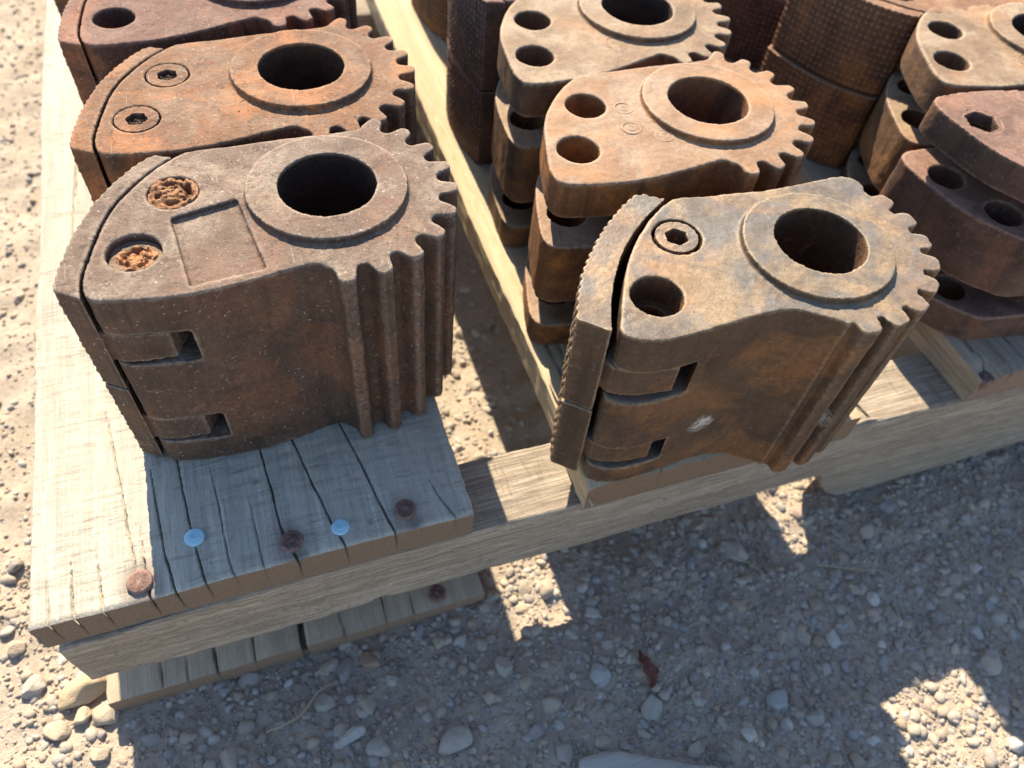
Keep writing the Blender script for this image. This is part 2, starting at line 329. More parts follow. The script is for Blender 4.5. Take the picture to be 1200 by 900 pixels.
# ---------------------------------------------------------------- pallet
def board(name, L, x0, x1, z0, z1, nx, ny, mat, parent, cracks=(), pits=(), seed=0, axis='Y', y0=0.0, wav=.0006, botf=None, endf=None, nz=9, yfine=None, topf=None):
    """a plank from y0 to L along its grain; cracks = (polyline [(x, y)], width, depth)"""
    if yfine: ylist = np.concatenate([np.linspace(y0, yfine, ny), np.linspace(yfine, L, ny//2)[1:]])
    else: ylist = np.linspace(y0, L, ny)
    u = np.linspace(0, 1, nx); ny = len(ylist)
    X, Y = np.meshgrid(x0+(x1-x0)*u, ylist)
    e0 = .0007*fbm(Y*12, Y*0+seed, 0, seed, 3)+.0003*fbm(Y*300, Y*0, 0, seed+5, 2)
    e1 = .0007*fbm(Y*12, Y*0+seed+9, 0, seed+2, 3)+.0003*fbm(Y*300, Y*0, 0, seed+6, 2)
    U = np.broadcast_to(u, X.shape); X = X+e0*(1-U)+e1*U
    Z = np.full_like(X, z1)+wav*fbm(X*40, Y*6, 0, seed+7, 3)+.00022*fbm(X*420, Y*50, 0, seed+8, 2)+.00016*fbm(X*60, Y*700, 0, seed+4, 2)
    if topf is not None: Z = Z+topf(X, Y)
    C = np.zeros_like(X)
    for line, wd, dp in cracks:
        lx = np.array([p[0] for p in line]); ly = np.array([p[1] for p in line]); o = np.argsort(ly); lx, ly = lx[o], ly[o]
        cxx = np.interp(Y, ly, lx)+.0004*fbm(Y*60, Y*0, 0, seed+int(lx[0]*1e4), 4)
        tap = np.clip((Y-ly[0]+.004)/.012, 0, 1) if ly[0] > y0+.01 else 1.0
        tap = tap*np.clip((ly[-1]-Y+.004)/.02, 0, 1)
        ww = np.maximum(.00026, wd*.5)*(.55+.45*np.clip(tap, .1, 1))*(1+.3*vnoise(Y*150, Y*0, 0, seed))
        C = np.maximum(C, .8*dp*tap*np.exp(-((X-cxx)/ww)**4))
    for px, py, pr, pd in pits: C = np.maximum(C, pd*np.exp(-(((X-px)**2+(Y-py)**2)/pr**2)**2))
    r = .0014   # softened long edges and front arris
    ex = np.minimum(X-X[:, :1], X[:, -1:]-X)
    Z = Z-C-np.where(ex < r, (r-ex)**2/r*.7, 0)
    ey = Y-y0; Z = Z-np.where(ey < r, (r-ey)**2/r*.6, 0)
    yy = Y.copy()
    if endf is not None: yy[0] = y0
    zb = np.full(ny, z0) if botf is None else botf(ylist)
    V = [np.stack([X, yy, Z], -1).reshape(-1, 3)]; F = []
    I = np.arange(nx*ny).reshape(ny, nx)
    q = lambda a: np.stack([a[:-1, :-1].ravel(), a[:-1, 1:].ravel(), a[1:, 1:].ravel(), a[1:, :-1].ravel()], 1)
    F.append(q(I))
    n0 = nx*ny; ns = nz
    # two long sides and the underside
    t = np.linspace(0, 1, ns)[:, None]
    def sheet(Ax, Ay, Az, first=None):
        nonlocal n0
        k = Ax.size; V.append(np.stack([Ax, Ay, Az], -1).reshape(-1, 3)); a = np.arange(n0, n0+k).reshape(Ax.shape); n0 += k
        return a
    for side, j in ((0, 0), (1, nx-1)):
        zt = Z[:, j]; Ax = X[:, j][None]+0*t+(.0005*fbm(ylist[None]*60, t*6, 0, seed+side+30, 3))*np.sin(t*math.pi); Az = zt[None]*(1-t)+zb[None]*t; Ay = yy[:, j][None]+0*t
        a = sheet(Ax, Ay, Az); F.append(q(a) if side == 1 else q(a)[:, ::-1])
        if side == 0: lb = a[-1]
        else: rb = a[-1]
    k2 = np.linspace(0, 1, 6)[:, None]
    Ax = X[:, 0][None]*(1-k2)+X[:, -1][None]*k2
    a = sheet(Ax, yy[:, 0][None]+0*k2, zb[None]+0*k2); F.append(q(a))
    # front end: columns under the front row, cracks run down it
    for end in (0, 1):
        row = 0 if end == 0 else ny-1
        tz = np.linspace(0, 1, 14)[:, None]
        Ax = X[row][None]+0*tz; Az = Z[row][None]*(1-tz)+zb[row]*tz
        cr = .4*C[row][None]*np.clip(1-tz*1.1, 0, 1)
        Ay = ylist[row]+(1 if end == 0 else -1)*(cr*1.0+.0004*np.abs(fbm(Ax*300, Az*300, 0, seed+12, 3))*(tz > 0))
        if endf is not None and end == 0: Ay = Ay+endf(Ax, Az)
        a = sheet(Ax, Ay, Az); F.append(q(a)[:, ::-1] if end == 0 else q(a)); nend = len(F[-1])*2
    V = np.concatenate(V)
    if axis == 'X': V = np.stack([V[:, 1], V[:, 0], V[:, 2]], 1); F = [f[:, ::-1] for f in F]
    o = link(name, mesh_np(name, V, F), mat, parent); o.data.materials.append(ENDS[mat.name])
    mi = np.zeros(len(o.data.polygons), np.int32); mi[-nend:] = 1; o.data.polygons.foreach_set('material_index', mi)
    return o

pallet = empty('wooden_pallet', (.3, .4, GZ))
tag(pallet, 'weathered wooden pallet on gravel carrying all the rusty gear blocks', 'pallet')
PP = empty('tmp_parent', (0, 0, 0))       # boards are modelled in scene coordinates, then handed to the pallet
CR = [([(.031, .0941), (.0359, .0532), (.0394, .0152)], .00035, .010), ([(.0479, .0586), (.0506, .0237), (.0541, -.0024)], .0003, .010),
      ([(.0570, .10), (.0594, .0622), (.0617, .0349), (.0635, .0159), (.0664, -.0061)], .00055, .006),
      ([(.0727, .0573), (.0747, .0248), (.0765, .0022), (.079, -.004)], .00035, .0025),
      ([(.0935, .10), (.0956, .0543), (.097, .0312), (.0985, .0147), (.1016, .0026), (.1035, -.004)], .0006, .007),
      ([(.105, .09), (.1102, .0561), (.1149, .0327), (.1189, .014), (.1233, -.0008), (.125, -.004)], .00055, .006),
      ([(.127, .10), (.1333, .0582), (.137, .0378), (.1409, .0162), (.1445, -.0009), (.146, -.004)], .0006, .006),
      ([(.1641, .0266), (.1674, .013), (.1717, .0007)], .0003, .0025), ([(.0155, .0243), (.0169, -.0054)], .0003, .010),
      ([(.0256, .0271), (.0267, -.0075)], .0004, .010), ([(.0069, .0156), (.0079, -.0061)], .0003, .010),
      ([(.020, .30), (.017, .22), (.0165, .16)], .00035, .010), ([(.0425, .03), (.0445, -.004)], .0003, .010), ([(.087, .035), (.0885, -.003)], .0003, .002)]
b1 = board('deck_board', .95, 0, .18, -.02, 0, 440, 150, M_BOARD, PP, CR,
           [(.0913, .0431, .0016, .0012), (.1352, .0092, .0014, .0012), (.1535, .004, .0032, .0012), (.1045, .003, .003, .0014)], 21, yfine=.16)
b2 = board('deck_board', .95, .2355, .385, -.02, 0, 150, 200, M_FRESH, PP,
           [([(.2405, .35), (.2425, .16), (.246, .05)], .0005, .004), ([(.252, .12), (.249, .03), (.25, -.004)], .0004, .003), ([(.27, .03), (.272, -.004)], .0004, .003)], (), 33, y0=-.003, wav=.0012)
b3 = board('deck_board', .95, .4655, .615, -.02, 0, 150, 160, M_OLD, PP,
           [([(.472, .10), (.474, .03), (.476, -.011)], .0006, .005), ([(.485, .07), (.487, -.011)], .0006, .005), ([(.497, .1), (.50, -.011)], .0005, .004), ([(.51, .1), (.512, -.011)], .0006, .005)],
           [(.4735, .002, .006, .006)], 45, y0=-.001, wav=.0009)
b4 = board('deck_board', .95, .68, .82, -.02, 0, 60, 60, M_OLD, PP, (), (), 47, y0=-.006)
def notch(y): return np.where(y < .398, -.068, np.where(y > .436, -.109, -.068-.041*np.sin(np.clip((y-.398)/.038, 0, 1)*math.pi/2)**.7))+.0012*fbm(y*14, y*0, 0, 61, 3)+np.where((y > .128) & (y < .14), .003, 0)-.0012
rag = lambda x, z: .016*np.clip((-z-.030)/.035, 0, 1)+.004*np.abs(fbm(x*180, z*500, 0, 71, 3))
s1 = board('stringer', 1.0, .0005, .038, -.068, -.0208, 60, 300, M_STRING, PP,
           [([(.010, .0), (.012, .06)], .0006, .004), ([(.022, .0), (.02, .04)], .0006, .005)], (), 52, 'X', .001, .0006, notch, rag, 22, topf=lambda X, Y: -.0075*np.clip(1-Y/.105, 0, 1)*np.clip(1-(X-.004)/.03, .3, 1)-.0012*np.abs(fbm(X*90, Y*25, 0, 88, 3))*np.clip(1-Y/.12, 0, 1))
s2 = board('stringer', 1.0, .47, .508, -.109, -.0208, 20, 60, M_STRING, PP, (), (), 53, 'X', .0)
s3 = board('stringer', 1.0, .90, .938, -.109, -.0208, 20, 60, M_STRING, PP, (), (), 54, 'X', .0)
o1 = board('bottom_board', .95, -.006, .0895, -.1255, -.1092, 120, 160, M_BOTTOM, PP, [([(.046, .05), (.047, .0)], .0008, .006), ([(.02, .05), (.021, 0)], .0004, .003), ([(.032, .04), (.0325, 0)], .0004, .002), ([(.066, .05), (.0665, 0)], .0004, .003)], (), 58, y0=.003)
o2 = board('bottom_board', .95, .0925, .191, -.1255, -.1092, 120, 160, M_BOTTOM, PP, [([(.112, .05), (.113, .0)], .0006, .004), ([(.15, .05), (.151, 0)], .0004, .003), ([(.135, .05), (.136, 0)], .0004, .002)], (), 59, y0=.003)
o3 = board('bottom_board', .95, .68, .82, -.1255, -.1092, 30, 40, M_BOTTOM, PP, (), (), 60, y0=.0)
off = pallet.location
for o in (b1, b2, b3, b4, s1, s2, s3, o1, o2, o3):
    o.parent = pallet; o.location = -off
bpy.data.objects.remove(PP)
tag(b2, 'yellow sawn board carrying the middle row of blocks')

def nail_mesh(rad, hgt, dome, rough, seed, hollow=0.0):
    nr, na = 9, 40; V = []; F = []
    for i in range(nr):
        t = i/(nr-1); rr = rad*t
        for k in range(na):
            a = 2*math.pi*k/na
            jit = 1+rough*.05*float(vnoise(math.cos(a)*2.2+seed, math.sin(a)*2.2, 0, seed))*t
            z = hgt+dome*(1-t*t)-(hgt*.35*max(0, (t-.82)/.18)**2)+rough*.00022*float(fbm(rr*math.cos(a)*900, rr*math.sin(a)*900, seed, 3, 3))
            if hollow and t < .45: z -= hollow
            V.append((rr*jit*math.cos(a), rr*jit*math.sin(a), z))
    for k in range(na):
        a = 2*math.pi*k/na; V.append((rad*.97*math.cos(a), rad*.97*math.sin(a), -.0015))
    for k in range(na): V.append((.002*math.cos(2*math.pi*k/na), .002*math.sin(2*math.pi*k/na), -.012))
    for i in range(nr+1):
        for k in range(na):
            a, b = i*na+k, i*na+(k+1) % na
            F.append((a, b, b+na, a+na) if False else (a, a+na, b+na, b))
    return mesh_np('nail', V, [F])
def ringmesh(r0, r1, h, n=32, arc=1.0):
    V = []; F = []
    for k in range(n+1):
        a = 2*math.pi*arc*k/n
        for rr, zz in ((r0, 0), ((r0*.7+r1*.3), h), ((r0*.3+r1*.7), h), (r1, 0)): V.append((rr*math.cos(a), rr*math.sin(a), zz))
    for k in range(n):
        for j in range(3):
            a = k*4+j; F.append((a, a+4, a+5, a+1)[::-1])
    return mesh_np('ring', V, [F])
for i, (x, y, rad, blue, lab) in enumerate([(.0412, .0082, .0051, 0, 'rusty nail head in sunlight near the board corner'), (.0634, .022, .0041, 1, 'bright blue nail head nearer the board corner'),
        (.1015, .0087, .0050, 0, 'rusty nail head between the two blue ones'), (.1223, .0096, .0039, 1, 'bright blue nail head nearer the gap'), (.1509, .0098, .0049, 0, 'dark rusty nail head nearest the gap')]):
    nl = link('nail', nail_mesh(rad, .0012 if blue else .0018, .0002, .15 if blue else 1.0, i*3+1), M_BLUE if blue else M_NAIL, b1, (x, y, -.0005 if not blue else -.0002))
    tag(nl, lab)
    if blue:
        rg = link('nail_stamp', ringmesh(.0014, .0019, .0004, 32, 1.0), M_BLUE, nl, (-.0002, .0002, .0013)); rg.rotation_euler = (0, 0, .6)
        rg = link('nail_stamp', ringmesh(.0004, .0009, .0004, 16, .72), M_BLUE, nl, (-.0002, .0002, .0013)); rg.rotation_euler = (0, 0, .9)
tag(link('nail', nail_mesh(.0052, .002, .0003, 1.2, 31), M_NAIL, o2, (.166, .0105, -.1088)), 'rusty nail head in the bottom board')
tag(link('nail', nail_mesh(.0048, .001, .0003, 1.2, 35), M_NAIL, b3, (.4735, .003, -.0045)), 'rusty nail sunk in the right hand board')
def splinter(p0, p1, wd, th, mat, parent, seed):
    p0, p1 = Vector(p0), Vector(p1); dd = (p1-p0).normalized(); s = dd.cross(Vector((0, 0, 1))).normalized(); V = []; F = []
    n = 10
    for i in range(n+1):
        t = i/n; c = p0.lerp(p1, t)+s*.0008*math.sin(t*5+seed); wv = wd*(1-t*.85)*(1+.15*math.sin(t*17+seed)); hh = th*(1-t*.7)
        for sx, sz in ((-1, 0), (-.6, 1), (.5, 1.1), (1, 0)): V.append(tuple(c+s*wv*sx+Vector((0, 0, hh*sz))))
    for i in range(n):
        for j in range(4):
            a, b = i*4+j, i*4+(j+1) % 4; F.append((a, b, b+4, a+4))
    F += [(3, 2, 1, 0), (n*4, n*4+1, n*4+2, n*4+3)]
    return link('splinter', mesh_np('splinter', V, [F], False), mat, parent)
splinter((.2385, .022, -.0005), (.2375, .062, .003), .0012, .0012, M_FRESH, b2, 1)
splinter((.2372, -.006, -.012), (.2362, .05, -.008), .0008, .001, M_FRESH, b2, 4)
splinter((.392, .0035, -.0205), (.413, .0025, -.0195), .0022, .0016, M_STRING, s1, 2)
splinter((.402, .020, -.0205), (.408, .003, -.0195), .0012, .0015, M_STRING, s1, 3)

# ---------------------------------------------------------------- gear blocks
H = .1047
mm = lambda pts: [(x*.001, y*.001) for x, y in pts]
def tooth_pts(angs, rt, rr, fat=None):
    out = []
    if fat is None:      # slim gear teeth with rounded tips
        half = ((rr, -6.9), (rr+.4, -5.8), (rr+1.8, -4.9), (rt-2.4, -3.7), (rt-.8, -2.9), (rt-.1, -1.8), (rt+.1, -.6))
        prof = half+tuple((r, -d_) for r, d_ in half[::-1])
        return [(r*math.cos(R(a+d_)), r*math.sin(R(a+d_))) for a in angs for r, d_ in prof]
    for a in angs:
        for r, da in ((rr, -6.6), (rr+.3, -5.4), (rr+1.6, -4.6*fat), (rt-1.8, -3.7*fat), (rt-.5, -3.0*fat), (rt+.1, -1.9*fat), (rt+.1, 1.9*fat), (rt-.5, 3.0*fat), (rt-1.8, 3.7*fat), (rr+1.6, 4.6*fat), (rr+.3, 5.4), (rr, 6.6)):
            t = R(a+da); out.append((r*math.cos(t), r*math.sin(t)))
    return out
ANG = [-92.6+16.45*i for i in range(10)]
FRONT = spline([(-90.2, -30), (-89.9, -35), (-88, -38.6), (-83, -41), (-72, -42.9), (-60, -44.2), (-50, -44.1), (-40, -43.2), (-31, -42), (-21, -40.3), (-14.5, -39.4), (-11, -39.9), (-8.6, -42.2)], 4)
BACK = spline([(24.5, 40.2), (19, 37), (0, 36.5), (-30, 36.3), (-48, 36.2), (-53.5, 34.6)], 4)
ARC = spline([(-55.4, 33.2), (-65.2, 24.9), (-75.8, 12.3), (-82.1, .1), (-87.3, -17.1), (-89.7, -27)], 6)
PROF = FRONT+tooth_pts(ANG, 51.7, 44.0)[1:-1]+BACK+ARC
HOLES = [circ(0, 0, 19.2, 72)]; PIN = [(-57.5, 11.4), (-73.1, -18.7)]
def cutline(profile, a, dirv):
    """keeps what lies to the right of the line through a along dirv"""
    nxv, nyv = dirv[1], -dirv[0]; f = lambda p: (p[0]-a[0])*nxv+(p[1]-a[1])*nyv
    out = []
    for i in range(len(profile)):
        p, q = profile[i], profile[(i+1) % len(profile)]; fp, fq = f(p), f(q)
        if fp >= 0: out.append(p)
        if (fp >= 0) != (fq >= 0): t = fp/(fp-fq); out.append((p[0]+(q[0]-p[0])*t, p[1]+(q[1]-p[1])*t))
    return out
SL_A, SL_D = (-60.0, -44.0), (.46, .888)
LUGS = [(0, .016), (.033, .069), (.086, H)]
def make_body(profile, bore, pins, pin_r, sl_a, sl_d, h, lugs, collar, tipr, rect=None, vox=.00084, lump=.0009, pit=.00018, extra=None, chamfer=0):
    V, F = [], []; pr = mm(profile)
    cut = mm(cutline(profile, sl_a, sl_d)); bl = mm(circ(*bore, 72)); ph = [mm(circ(x, y, pin_r, 40)) for x, y in pins]
    e = .0003
    for i, (z0, z1) in enumerate(lugs):
        if i == 2 and rect:
            prism(V, F, pr, z0, z1-.0022, [bl]+ph); prism(V, F, pr, z1-.0022-e, z1, [bl]+ph+[mm(rect)])
        else: prism(V, F, pr, z0, z1, [bl]+ph)
    prism(V, F, cut, lugs[0][1]-e, lugs[1][0]+e, [bl]); prism(V, F, cut, lugs[1][1]-e, lugs[2][0]+e, [bl])
    cx, cy, cr, ch = collar
    prism(V, F, mm(circ(cx, cy, cr, 96)), h-.001, h+ch, [bl])
    if extra: extra(V, F)
    me = cast(V, F, vox, lump, pit)
    n = np.array([sl_d[1], -sl_d[0]])
    def cls(c):
        k = np.zeros(len(c), int); r = np.hypot(c[:, 0]-collar[0]*0, c[:, 1]); an = np.degrees(np.arctan2(c[:, 1], c[:, 0]))
        for i, a in enumerate(tipr[1]): k[(r > tipr[0]) & (np.abs(an-a) <= 8.2)] = 10+i
        s = (c[:, 0]-sl_a[0]*.001)*n[0]+(c[:, 1]-sl_a[1]*.001)*n[1]
        for i, (z0, z1) in enumerate(lugs): k[(s < -.0004) & (c[:, 2] > z0-.002) & (c[:, 2] < z1+.002)] = 1+i
        k[(c[:, 2] > h+.0012) & (np.hypot(c[:, 0]-cx*.001, c[:, 1]-cy*.001) < cr*.001+.002)] = 5
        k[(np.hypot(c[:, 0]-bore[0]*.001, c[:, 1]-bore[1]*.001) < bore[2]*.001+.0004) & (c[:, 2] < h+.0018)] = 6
        return k
    return split(me, cls)
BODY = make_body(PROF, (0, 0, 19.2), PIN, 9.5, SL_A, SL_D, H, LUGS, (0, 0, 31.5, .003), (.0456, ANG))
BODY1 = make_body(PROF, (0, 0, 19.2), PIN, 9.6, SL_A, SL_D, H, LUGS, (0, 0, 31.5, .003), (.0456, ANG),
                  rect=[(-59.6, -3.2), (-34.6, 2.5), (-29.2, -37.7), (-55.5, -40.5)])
# the front right block has rounder teeth and a slimmer waist
H2 = .1028
ANG2 = [-96.6+16.45*i for i in range(8)]
FRONT2 = spline([(-93.8, -16), (-96, -20.5), (-95.8, -24.5), (-92, -27.8), (-86, -30), (-76, -31), (-61.5, -30.2), (-48, -29.2), (-38, -29), (-28, -30.6), (-21, -35.2), (-15.5, -39.2), (-12.5, -42.6)], 4)
BACK2 = spline([(38.5, 22.8), (40.2, 26), (38, 31.4), (33, 34.2), (26, 34.4), (8.6, 33.8), (-5.4, 34), (-26, 36.6), (-40, 38.6), (-46, 39)], 4)
ARC2 = spline([(-50, 37), (-54, 34.8), (-64.2, 26.6), (-76.3, 14.2), (-85.5, .1), (-92, -12)], 6)
PROF2 = FRONT2+tooth_pts(ANG2, 49.0, 42.6, 1.35)[1:-1]+BACK2+ARC2
PIN2 = [(-54.7, 17.5), (-76.5, -10)]
SL_A2, SL_D2 = (-64.5, -31), (.60, .80)
LUGS2 = [(0, .0125), (.029, .063), (.083, H2)]
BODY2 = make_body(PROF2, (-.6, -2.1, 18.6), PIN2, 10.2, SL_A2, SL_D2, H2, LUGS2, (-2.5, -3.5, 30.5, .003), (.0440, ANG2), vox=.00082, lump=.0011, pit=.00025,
                  )
PIECE = {0: 'body', 1: 'lug', 2: 'lug', 3: 'lug', 5: 'collar', 6: 'bore'}

def make_pad(outer, inner, z0, z1, tongue, tz, pitch=3.7, amp=1.0, vox=.00068, seed=0, skew=0.0, slope=.13):
    """curved jaw pad: knurled outer face, smooth inner face, one tongue that enters the slot of the block"""
    o = [Vector(p) for p in outer]; acc = [0]
    for a, b in zip(o, o[1:]): acc.append(acc[-1]+(b-a).length)
    L = acc[-1]; n = int(L/.45); xs = np.linspace(0, L, n)
    ox = np.interp(xs, acc, [p.x for p in o]); oy = np.interp(xs, acc, [p.y for p in o])
    tx, ty = np.gradient(ox), np.gradient(oy); ln = np.hypot(tx, ty); nxn, nyn = ty/ln, -tx/ln
    mid = np.array(inner).mean(0); s = np.sign((ox.mean()-mid[0])*nxn.mean()+(oy.mean()-mid[1])*nyn.mean()); nxn, nyn = nxn*s, nyn*s
    m = len(inner); nz = int((z1-z0)*1000/.5); V = []; F = []
    tri = lambda v: 1-np.abs((v % 1)*2-1)
    for k in range(nz+1):
        z = z0+(z1-z0)*k/nz
        kn = np.minimum(tri((xs+skew*z*1000)/pitch), tri(np.full(n, z*1000/pitch)+.25))
        kn = np.minimum(kn*1.5, 1.0)*(1+.3*vnoise(xs*.4, z*400+xs*0, 0, seed))
        d_ = amp*kn-amp*.55
        V += [(.001*(x+a*e), .001*(y+b*e), z) for x, y, a, b, e in zip(ox, oy, nxn, nyn, d_)]
        V += [(.001*p[0], .001*p[1], z) for p in inner]
    w_ = n+m
    for k in range(nz):
        for i in range(w_):
            a, b = k*w_+i, k*w_+(i+1) % w_
            F.append((a, b, b+w_)); F.append((a, b+w_, a+w_))
    for k in (0, nz):
        ring = [Vector((V[k*w_+i][0], V[k*w_+i][1], 0)) for i in range(w_)]
        for t in geometry.tessellate_polygon([ring]): F.append(tuple(k*w_+i for i in t))
    me = mesh_np('raw', V, [F]); bm = bmesh.new(); bm.from_mesh(me); bmesh.ops.recalc_face_normals(bm, faces=bm.faces)
    bm.verts.index_update(); V = [tuple(v.co) for v in bm.verts]; F = [tuple(v.index for v in f.verts) for f in bm.faces]; bm.free()
    k0 = len(V); prism(V, F, mm(tongue), tz[0], tz[1]); xo = min(p[0] for p in tongue)*.001
    for i in range(k0, k0+len(tongue)): V[i] = (V[i][0], V[i][1], V[i][2]+slope*(V[i][0]-xo))
    return cast(V, F, vox, .0005, .0003, 2)
OUT = spline([(-60.5, 36.2), (-65.5, 35.4), (-76, 25.4), (-84.8, 13), (-91.5, -1), (-96.6, -16.2), (-100, -31.4)], 6)
INN = spline([(-91, -37.6), (-90.9, -28.2), (-88.5, -17.3), (-83.3, 0), (-76.9, 12.7), (-66.2, 25.5), (-56.2, 33.6)], 5)
TONG = [(-90.5, -36), (-87, -39.2), (-80, -41.4), (-67.5, -43.3), (-64.5, -37), (-30, 24), (-45, 30), (-58, 31), (-70, 19), (-80, 5), (-88, -18)]
PAD = [make_pad(OUT, INN, .0528, H, TONG, (.0697, .0857), seed=1), make_pad(OUT, INN, .0005, .0512, TONG, (.0167, .0327), seed=2)]
OUT2 = spline([(-49.8, 39.8), (-57, 44.4), (-62.8, 44.2), (-74.2, 35.8), (-88, 22.5), (-99.3, 8.3), (-106.6, -5), (-110, -12.8)], 6)
INN2 = spline([(-99.8, -21.8), (-96.2, -12.5), (-93.6, -6.8), (-86.7, 5.1), (-77.3, 17.4), (-64.2, 29.7), (-49.8, 39.4)], 5)
TONG2 = [(-98.5, -19.5), (-96.6, -23.5), (-92, -26.5), (-85, -28.8), (-71.2, -30.4), (-67, -23), (-40, 14), (-52, 32), (-64, 23), (-76, 10), (-88, -8)]
PAD2 = [make_pad(OUT2, INN2, .0530, H2, TONG2, (.0665, .0826), 4.2, 1.25, seed=3, skew=.35, slope=.02), make_pad(OUT2, INN2, .0023, .0515, TONG2, (.0155, .0286), 4.2, 1.25, seed=4, skew=.35, slope=.02)]

def disc_mesh(rad, hgt, rough, seed, hexr=0.0, hexd=.003, chunk=0.0):
    """head of a bolt seen from above: rim, optional hexagon socket, lumpy rust"""
    V, F = [], []
    if hexr: prism(V, F, circ(0, 0, rad, 48), -hgt, 0, [circ(0, 0, hexr, 6, .3)]); prism(V, F, circ(0, 0, rad*.98, 48), -hgt-.002, -hexd)
    else: prism(V, F, circ(0, 0, rad, 48), -hgt, 0)
    return cast(V, F, .00045, .0006+chunk, .0006+chunk, 2)
def crust_mesh(rad, seed, hollow, rise):
    nr, na = 26, 64; V = []; F = []
    for i in range(nr):
        t = i/(nr-1)
        for k in range(na):
            a = 2*math.pi*k/na; x, y = rad*t*math.cos(a), rad*t*math.sin(a)
            z = rise*(1-t**4)+.0011*float(fbm(x*330+seed, y*330, 0, seed, 4))+.0012*abs(float(vnoise(x*700, y*700, seed, seed+3)))
            if hollow: z -= .0018*math.exp(-((t-.62)/.12)**2)*(1+float(vnoise(a*1.6, seed, 0, seed)))
            V.append((x, y, z))
    for k in range(na): V.append((rad*math.cos(2*math.pi*k/na), rad*math.sin(2*math.pi*k/na), -.012))
    for i in range(nr):
        for k in range(na):
            a, b = i*na+k, i*na+(k+1) % na; F.append((a, a+na, b+na, b))
    return mesh_np('crust', V, [F])
HEXHOLE = None
def block(label, loc, yaw, mat, pieces, pads=(), bore=None, flip=False, group='rusty gear-toothed jaw blocks on the pallet', tilt=(0, 0)):
    t = empty('gear_block', (loc[0], loc[1], loc[2]+(H if flip else 0)), (math.pi if flip else tilt[0], tilt[1], R(yaw)))
    tag(t, label, 'metal block', group)
    for k, me in pieces.items():
        if flip and k == 5: continue
        name = PIECE.get(k, 'tooth')
        o = bpy.data.objects.new(name, me); col.objects.link(o); o.parent = t
        if not me.materials: me.materials.append(mat)
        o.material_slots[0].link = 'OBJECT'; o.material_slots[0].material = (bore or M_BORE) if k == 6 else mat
    for k, me in enumerate(pads):
        o = bpy.data.objects.new('jaw_pad', me); col.objects.link(o); o.parent = t
        if not me.materials: me.materials.append(mat)
        o.material_slots[0].link = 'OBJECT'; o.material_slots[0].material = mat
        if pieces is BODY2 and k == 1: o.location = (.0004, 0, 0)
        if flip and k == 0: o.location = (-.0025, .0012, -.0006)
    return t
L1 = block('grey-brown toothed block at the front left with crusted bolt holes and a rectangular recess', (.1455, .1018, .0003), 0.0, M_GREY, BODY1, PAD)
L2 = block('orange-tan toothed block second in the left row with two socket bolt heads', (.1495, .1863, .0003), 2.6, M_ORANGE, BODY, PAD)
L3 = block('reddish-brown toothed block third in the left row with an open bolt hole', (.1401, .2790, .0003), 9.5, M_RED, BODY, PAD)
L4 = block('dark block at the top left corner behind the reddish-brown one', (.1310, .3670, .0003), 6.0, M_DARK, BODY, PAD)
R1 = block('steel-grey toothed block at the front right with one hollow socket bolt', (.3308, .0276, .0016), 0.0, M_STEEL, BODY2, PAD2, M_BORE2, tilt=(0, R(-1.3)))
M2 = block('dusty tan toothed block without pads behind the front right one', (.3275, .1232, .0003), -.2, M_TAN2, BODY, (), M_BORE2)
M3 = block('pale dusty toothed block without pads third in the middle row', (.3300, .2100, .0003), 9.5, M_TAN, BODY)
K1 = block('dark block with knurled pads standing behind the pale padless one', (.3300, .3047, .0003), 25, M_PURPLE, BODY, PAD)
J1 = block('dark brown block farthest back beside the yellow board', (.3560, .3900, .0003), -12, M_DARK, BODY, PAD, None, True)
P1 = block('rust-brown block showing its knurled pads to the viewer at the top right', (.5560, .2150, .0003), 0, M_BROWN, BODY, PAD, None, True)
P2 = block('dark block half hidden left of the knurled brown pads', (.5650, .3350, .0003), 0, M_PURPLE, BODY, PAD, None, True)
B1 = block('dusty tan block with two open holes at the right edge below the knurled pads', (.5555, .1451, .0003), -5.5, M_TAN, BODY)
B2 = block('purple-brown block with bare stepped lugs at the right edge', (.5290, .0540, .0003), -8, M_PURPLE, BODY, (), None, True)

def bolt(parent, xy, z, me, mat, name='bolt', label=None, rot=0):
    o = link(name, me, mat, parent, (xy[0]*.001, xy[1]*.001, z)); o.rotation_euler = (0, 0, rot)
    if label: tag(o, label)
    return o
b = bolt(L1, PIN[0], H-.0012, crust_mesh(.0094, 3, True, .0006), M_CRUST, label='bolt head crusted with orange rust flush with the top')
b = bolt(L1, PIN[1], H-.0032, disc_mesh(.0094, .008, 1, 2, .0062, .003), M_RIMRUST, label='sunken bolt crusted with orange rust')
link('rust_crust', crust_mesh(.0072, 8, True, .0010), M_CRUST, b, (.0005, -.0003, -.0008))
HB = disc_mesh(.0089, .009, 1, 4, .0046, .0028)
for p, rt in ((PIN[0], .2), (PIN[1], .5)):
    b = bolt(L2, p, H-.0002, HB, M_ORANGE, rot=rt)
    link('packed_dirt', crust_mesh(.0040, 5, True, .0004), M_HOLE, b, (.0003, -.0008, -.0024))
bolt(L3, PIN[0], H-.0005, HB, M_RED)
bolt(R1, PIN2[0], H2-.0002, disc_mesh(.0088, .010, 1, 6, .0050, .0085), M_STEEL, label='socket bolt with a hollow hexagon')
